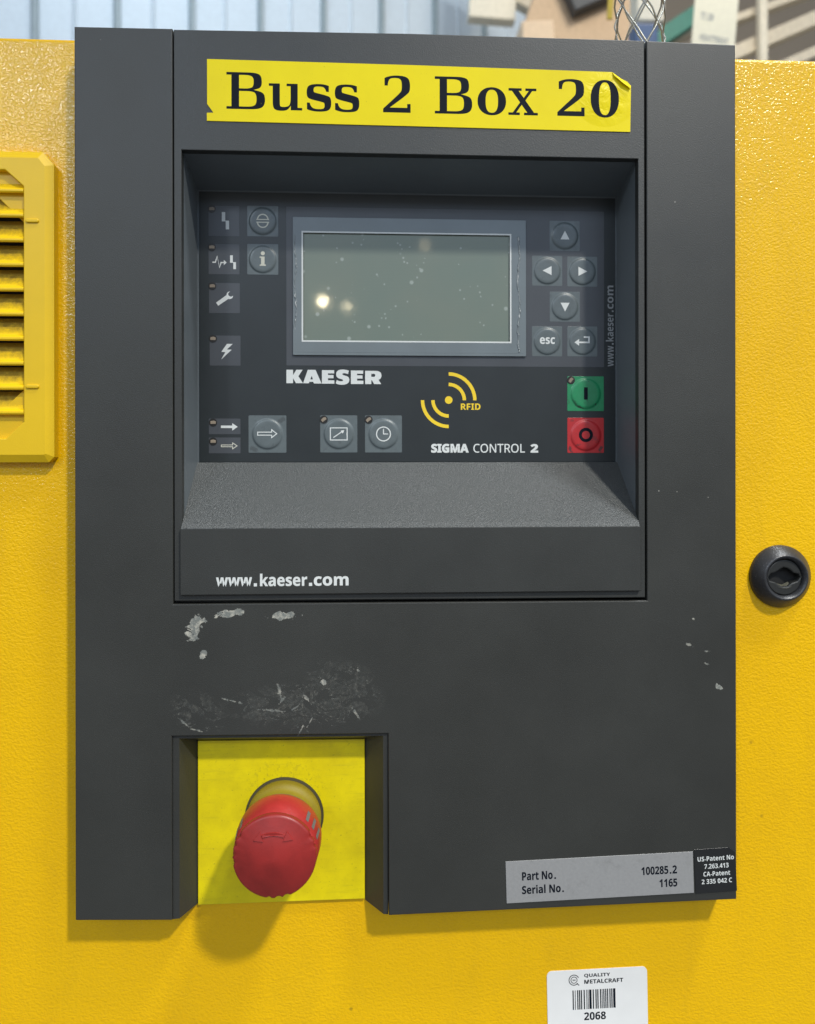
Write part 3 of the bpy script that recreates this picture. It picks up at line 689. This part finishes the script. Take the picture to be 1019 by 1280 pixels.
# signal fields
ZIG = [[(-1.1, 4.6), (.65, 4.6), (.65, .2), (2.6, .2), (2.6, -4.3), (.9, -4.3), (.9, -.2), (-1.1, -.2)]]
for x, z, kind in ((-75.7, 128.0, 'fault'), (-75.7, 108.2, 'warn'), (-75.5, 88.1, 'wrench'), (-75.2, 60.9, 'bolt')):
    o = fld(x - 7.9, x + 7.9, z - 7.8, z + 7.8); dp = KD - .09
    if kind == 'fault': icon(o, T([ZIG], x, z), dp)
    if kind == 'warn':
        icon(o, T([[stroke([(-5.9, -1.6), (-4.4, -1.6), (-3.5, 1.6), (-2.3, -4.3), (-1.5, -1.7), (.2, -1.7)], .65)], [[(-.1, -.3), (1.4, -1.7), (-.1, -3.1)]], [[(a * .82 + 4.0, b * .80 - 1.6) for a, b in ZIG[0]]]], x, z), dp)
    if kind == 'wrench':
        sh = [[(-4.3, -2.4), (-3.2, -4.0), (2.0, -.4), (2.9, -.55), (4.1, .1), (4.5, 1.3), (4.1, 1.1), (3.3, .7), (2.5, 1.1), (2.0, 1.6), (1.9, 2.5), (2.6, 3.2), (2.9, 3.5), (1.8, 3.2), (1.2, 2.4), (1.1, 1.6)]]
        icon(o, T([sh], x, z), dp)
    if kind == 'bolt': icon(o, T([[[(.9, 3.5), (3.9, 3.5), (.9, .6), (3.4, .5), (-2.0, -4.6), (.1, -.8), (-1.9, -.6)]]], x, z), dp)
    led(x - 6.2, z + 6.2)
for z0, z1, solid in ((17.6, 25.7, True), (7.7, 15.9, False)):
    o = fld(-83.6, -67.4, z0, z1); zc = (z0 + z1) / 2 - .2; x = -73.2
    A = [(-4.2, .65), (1.6, .65), (1.6, 1.9), (4.4, 0), (1.6, -1.9), (1.6, -.65), (-4.2, -.65)]
    if solid: icon(o, T([[A]], x, zc), KD - .09)
    else: icon(o, T([[ccw(A), offset(ccw(A), .38)]], x, zc), KD - .09, M_cream)
    led(-81.4, z1 - 2.0)
b_, dp = button(-53.5, 17.7, 19.5, 19.4, M_btn, label='larger grey button with outlined arrow', r=.40)
A = [(-5.2, 1.0), (2.0, 1.0), (2.0, 2.5), (5.2, 0), (2.0, -2.5), (2.0, -1.0), (-5.2, -1.0)]
icon(b_, T([[ccw(A), offset(ccw(A), .45)]], -53.5, 17.9), dp - .03)
b_, dp = button(-16.6, 17.8, 19.3, 19.4, M_btn, label='grey button with chart symbol', r=.40)
icon(b_, T([[rect(-4.6, 4.6, -3.4, 3.4), rect(-4.1, 4.1, -2.9, 2.9)], [stroke([(-2.8, -1.9), (2.0, 1.4)], .5)], [[(2.9, 2.0), (.9, 1.7), (2.1, .1)]]], -16.6, 17.8), dp - .03); led(-24.4, 25.3, b_, base=KD - .3, ang=38)
b_, dp = button(6.7, 17.8, 19.3, 19.4, M_btn, label='grey button with clock symbol', r=.40)
icon(b_, T([[circ(0, 0, 3.9, 36), circ(0, 0, 3.35, 36)], [stroke([(0, 2.7), (0, 0), (2.4, 0)], .5)]], 6.7, 17.8), dp - .03); led(-1.1, 25.3, b_, base=KD - .3, ang=38)
b_, dp = button(113.9, 39.3, 19.6, 18.4, M_green, label='green start button marked I', r=.43)
icon(b_, [[rect(112.9, 114.9, 36.1, 42.6)]], dp - .03, M_ink); led(106.0, 46.4, b_, base=KD - .3, ang=50)
b_, dp = button(113.9, 17.2, 19.6, 18.6, M_red, label='red stop button marked O', r=.43)
icon(b_, [[circ(113.9, 17.4, 3.8, 40), circ(113.9, 17.4, 2.15, 40)]], dp - .03, M_ink)
# lettering on the keypad
lo = MB()
for g_ in LOGO:
    cc = [[(-43.7 + (q[0] - 62) * 49.4 / 863, 51.2 - (q[1] - 62) * 7.1 / 118) for q in quad(c_)] for c_ in g_]
    lo.flat([ccw(cc[0])] + cc[1:], KD - .02)
lo.build('lettering', M_white, cpn)
m = MB(); text(m, 'SIGMA', 31.7, 51.6, 8.0, 12.7, KD - .02, 'b', .035); text(m, '2', 84.3, 88.5, 8.0, 12.6, KD - .02, 'b', .035); m.build('lettering', M_white, cpn)
m = MB(); text(m, 'CONTROL', 54.0, 81.4, 8.0, 12.7, KD - .02, 'r', .008); m.build('lettering', M_white, cpn)
rf = MB(); RX, RZ = 41.0, 35.7
rf.flat([circ(RX, RZ, 2.0, 28)], KD - .02)
for r0, r1 in ((7.4, 9.2), (12.9, 14.7)):
    rf.flat([arc_band(RX, RZ - .1, r0, r1, 0, 90)], KD - .02); rf.flat([arc_band(RX, RZ - .1, r0, r1, 180, 270)], KD - .02)
rf.build('radio_wave_symbol', M_yprint, cpn)
m = MB(); text(m, 'RFID', 47.4, 57.8, 30.6, 33.9, KD - .02, 'b', .004); m.build('lettering', M_yprint, cpn)
m = MB()
for t_, x0, x1, zt in (('www', 0, 11.0, 3.1), ('kaeser', 13.3, 28.2, 4.2), ('com', 30.6, 43.0, 3.2)): text(m, t_, x0, x1, 0, zt, KD - .07, 'b')
for xx in (11.5, 28.9): m.flat([rect(xx, xx + .9, 0, .9)], KD - .07)
m.v = [(129.0 - p[2], p[1], 53.8 + p[0]) for p in m.v]; m.build('lettering', M_grey_print, cpn)

# ================================================================== STICKERS
def hatch(mb): return mb
st = MB()
poly = [(-77.4, 164.9), (126.8, 163.9), (127.2, 186.4), (125.4, 188.4), (121.5, 190.2), (117.8, 192.9), (20, 193.8), (-77.3, 194.2), (-77.3, 172.9), (-74.3, 168.8), (-77.4, 168.7)]
st.prism([poly], -.01, .34, .02, 1)
so = st.build('name_sticker', M_sticker, origin=(24, 179, 0)); tag(so, 'long yellow tape label reading Buss 2 Box 20 at the panel top', 'sticker')
lt_ = MB()
for ch, x0, x1, z0, z1 in (('B', -68.2, -50.0, 170.8, 188.3), ('u', -48.2, -32.4, 170.4, 183.4), ('s', -30.3, -18.6, 170.4, 183.6), ('s', -16.9, -5.2, 170.4, 183.7), ('2', 6.2, 19.4, 170.8, 188.6),
                       ('B', 31.1, 49.2, 170.8, 188.7), ('o', 51.8, 65.7, 170.5, 184.1), ('x', 66.8, 81.2, 170.9, 183.9), ('2', 90.8, 104.2, 171.0, 189.0), ('0', 107.2, 121.2, 170.6, 189.0)):
    g_ = SER[ch]; xs = [q[0] for q in g_[0]]; ys = [q[1] for q in g_[0]]
    f_ = lambda q: ((q[0] - min(xs)) / (max(xs) - min(xs)) * (x1 - x0) + x0, (q[1] - min(ys)) / (max(ys) - min(ys)) * (z1 - z0) + z0)
    lt_.flat([ccw([f_(q) for q in g_[0]])] + [[f_(q) for q in c_] for c_ in g_[1:]], -.03)
lt_.build('lettering', M_inkw, so)
fl_ = MB(); fl_.add([(117.8, 192.9, -.05), (127.2, 186.4, -.05), (126.5, 184.6, -1.1), (122.8, 186.9, -1.5), (118.6, 190.8, -.9)], [(0, 4, 3), (0, 3, 1), (1, 3, 2)]); fl_.build('peeled_corner', M_sticker, so)
n = N('clear_film'); n.b.inputs['Transmission Weight'].default_value = 1; n.b.inputs['IOR'].default_value = 1.3
n.put(n.bump(n.noise(150, 4, .6), .8, .002), n.b.inputs['Normal']); n.b.inputs['Roughness'].default_value = .12; M_clear = n.m

pl = MB(); pl.prism([rect(0, 92.5, -20.2, 0)], 0, .3, .03, 1)
for_ = pl.build('part_number_label', M_silver); tag(for_, 'silver rectangular label with part and serial numbers near the lower right', 'label')
for_.location = (64.9 * MM, -.28 * MM, -190.5 * MM); for_.rotation_euler = (0, -R(1.48), 0)
def local(mb, name, mat, parent):
    o = mb.build(name, mat); o.parent = parent; o.location = (0, 0, 0); return o
m = MB()
text(m, 'Part No', 7.8, 22.8, -9.6, -5.5, -.03, 'b', .014); m.flat([rect(23.6, 24.4, -9.6, -8.8)], -.03)
text(m, 'Serial No', 7.6, 26.6, -16.2, -12.0, -.03, 'b', .014); m.flat([rect(27.3, 28.1, -16.2, -15.4)], -.03)
text(m, '100285', 66.6, 80.0, -10.2, -6.2, -.03, 'b', .014); m.flat([rect(80.7, 81.5, -10.2, -9.4)], -.03); text(m, '2', 82.0, 84.3, -10.2, -6.2, -.03, 'b', .014)
text(m, '1165', 75.4, 84.3, -16.6, -12.6, -.03, 'b', .014)
local(m, 'lettering', M_ink, for_)
pb = MB(); pb.prism([[(0, 0), (17.4, 0), (20.7, -2.6), (20.7, -21.6), (0, -21.6)]], 0, .3, .05, 1)
po = pb.build('patent_label', M_blabel); tag(po, 'small black glossy patent label with white lettering beside the silver label', 'label')
po.location = (157.9 * MM, -.28 * MM, -187.2 * MM); po.rotation_euler = (0, -R(2.4), 0)
m = MB()
for t_, x0, x1, z in (('US-Patent No', 1.6, 19.8, -6.0), ('7 263 413', 4.8, 17.0, -9.8), ('CA-Patent', 4.2, 17.6, -13.5), ('2 335 042 C', 3.2, 18.4, -17.2)): text(m, t_, x0, x1, z, z + 2.3, -.03, 'b')
m.flat([rect(6.6, 7.0, -9.8, -9.4)], -.03); m.flat([rect(11.9, 12.3, -9.8, -9.4)], -.03)
local(m, 'lettering', M_white, po)
at = MB(); at.prism([rrect(0, 51.4, -45, 0, 2.6, 6)], 0, .3, .03, 1)
ao = at.build('asset_tag', M_paper); tag(ao, 'white rounded barcode sticker on the yellow door below the panel', 'sticker')
ao.location = (88.3 * MM, 13.70 * MM, -254.0 * MM); ao.rotation_euler = (0, -R(1.0), 0)
m = MB()
m.flat([arc_band(13.8, -5.0, 2.35, 2.75, 25, 320, 26)], -.03); m.flat([circ(13.8, -5, 1.75, 24), circ(13.8, -5, 1.4, 24)], -.03); m.flat([[(14.6, -6.3), (15.0, -6.6), (16.6, -7.6), (16.2, -7.9)]], -.034)
text(m, 'M', 13.1, 14.5, -5.5, -4.6, -.032, 'b')
text(m, 'QUALITY', 19.0, 32.4, -4.2, -2.1, -.03, 'b', .012); text(m, 'METALCRAFT', 19.0, 39.0, -7.2, -5.1, -.03, 'b', .012)
text(m, '2068', 18.6, 29.8, -25.6, -21.6, -.03, 'b', .01)
local(m, 'lettering', M_ink, ao)
m = MB(); x = 12.9; rnd = random.Random(5)
while x < 35.4:
    w_ = rnd.choice((.36, .6, .6, 1.2)); m.flat([rect(x, min(x + w_, 35.7), -20.0, -10.2)], -.03); x += w_ + rnd.choice((.36, .36, .6, .8))
local(m, 'barcode', M_ink, ao)

# ================================================================== EMERGENCY STOP
EX, EZ = -42.7, -171.6
es = thing('emergency_stop_button', 'red mushroom emergency stop button on a lemon yellow plate in the panel notch', 'emergency stop', EX, EZ, 13)
pt_ = MB(); pt_.prism([[(-84.9, -214.2), (-3.2, -213.6), (-3.2, -134.5), (-84.9, -133.7)]], 12.2, 13.9, .25, 2); pt_.build('backing_plate', M_plate, es)
c = MB(); c.lathe(EX, EZ, [(19.3, 12.25), (19.2, 11.5), (18.2, 11.3)], 64, cap1=True, smooth=False); c.build('gasket', M_rim, es)
c = MB(); c.lathe(EX, EZ, [(18.1, 12.1), (18.2, 8.5), (17.9, 7.2), (17.0, 6.2), (16.2, 5.6), (15.7, 4.0), (15.6, 0), (16.4, -2.5), (16.9, -5.5)], 72); c.build('collar', M_collar, es)
c = MB(); c.lathe(EX, EZ, [(16.8, -4.0), (18.6, -5.0), (18.6, -6.5)], 64); c.build('ring', M_teal, es)
sk = MB(); sk.lathe(EX, EZ, [(17.0, -6.0), (18.9, -6.4), (19.5, -7.4), (19.6, -10), (18.6, -23.2), (17.8, -24.0)], 80); so_ = sk.build('skirt', M_skirt, es)
# slits in the skirt
for a in (43, 30, 16, 147, 161):
    m = MB(); ca, sa = math.cos(R(a)), math.sin(R(a)); ta, tb = -sa, ca; vs = []
    for r_, d_ in ((19.5, -13.0), (18.85, -20.5)):
        for q in (-.85, .85): vs.append((EX + r_ * ca + q * ta, EZ + r_ * sa + q * tb, d_)); vs.append((EX + (r_ + .12) * ca + q * ta, EZ + (r_ + .12) * sa + q * tb, d_))
    m.add(vs, [(1, 3, 7, 5), (0, 1, 5, 4), (2, 6, 7, 3), (0, 2, 3, 1), (4, 5, 7, 6)]); m.build('slit', M_slit, so_)
hd = MB(); n_ = 96; prof = [(18.0, -22.6), (18.45, -23.3), (18.5, -25.3), (18.35, -25.9), (18.0, -26.3), (17.4, -26.5), (15.6, -27.0), (12, -28.3), (8, -29.4), (4, -30.1), (.02, -30.4)]
rings = []
for r_, d_ in prof:
    g_ = []
    for i in range(n_):
        a = 360 * i / n_; nt_ = 0
        if r_ > 17.0 and any(abs((a - q + 180) % 360 - 180) < 2.6 for q in (148, 162, 175, 186, 262, 275, 287, 16, 28)): nt_ = .75
        g_.append((EX + (r_ - nt_) * math.cos(R(a)), EZ + (r_ - nt_) * math.sin(R(a)), d_))
    rings.append(g_)
hd.add([p for g_ in rings for p in g_], [(k * n_ + i, k * n_ + (i + 1) % n_, (k + 1) * n_ + (i + 1) % n_, (k + 1) * n_ + i) for k in range(len(rings) - 1) for i in range(n_)], 0, True)
head = hd.build('head', M_estop, es)
# raised turn arrow on the face
ar = MB(); ax, az = EX - .2, EZ - .8
bandp = arc_band(ax, az, 11.4, 12.8, 66, 114, 14)
def face_d(x, z):
    r_ = math.hypot(x - EX, z - EZ)
    for (r1, d1), (r0, d0) in zip(prof, prof[1:]):
        if r0 <= r_ <= r1: return d0 + (d1 - d0) * (r_ - r0) / (r1 - r0)
    return -30.4
def on_face(c, hgt=.5):
    c = ccw(c); m_ = len(c); top = [(x, z, face_d(x, z) - hgt) for x, z in offset(c, .12)]; bot = [(x, z, face_d(x, z) + .1) for x, z in c]
    tr = tessellate_polygon([[Vector((x, z, 0)) for x, z, _ in top]]); fs = []
    for t in tr:
        a, b_, c_ = (top[i] for i in t); s_ = (b_[0] - a[0]) * (c_[1] - a[1]) - (b_[1] - a[1]) * (c_[0] - a[0]); fs.append(t if s_ > 0 else t[::-1])
    ar.add(top + bot, fs + [(i, i + m_, (i + 1) % m_ + m_, (i + 1) % m_) for i in range(m_)])
on_face(bandp)
def tip(a, sgn):
    c_ = (ax + 12.1 * math.cos(R(a)), az + 12.1 * math.sin(R(a))); tx, tz = -math.sin(R(a)) * sgn, math.cos(R(a)) * sgn; nx, nz = math.cos(R(a)), math.sin(R(a))
    return [(c_[0] + tx * 4.2, c_[1] + tz * 4.2), (c_[0] + nx * 2.2, c_[1] + nz * 2.2), (c_[0] - nx * 2.2, c_[1] - nz * 2.2)]
on_face(tip(65.5, -1)); on_face(tip(114.5, 1))
ar.build('turn_arrow', M_estop, head)
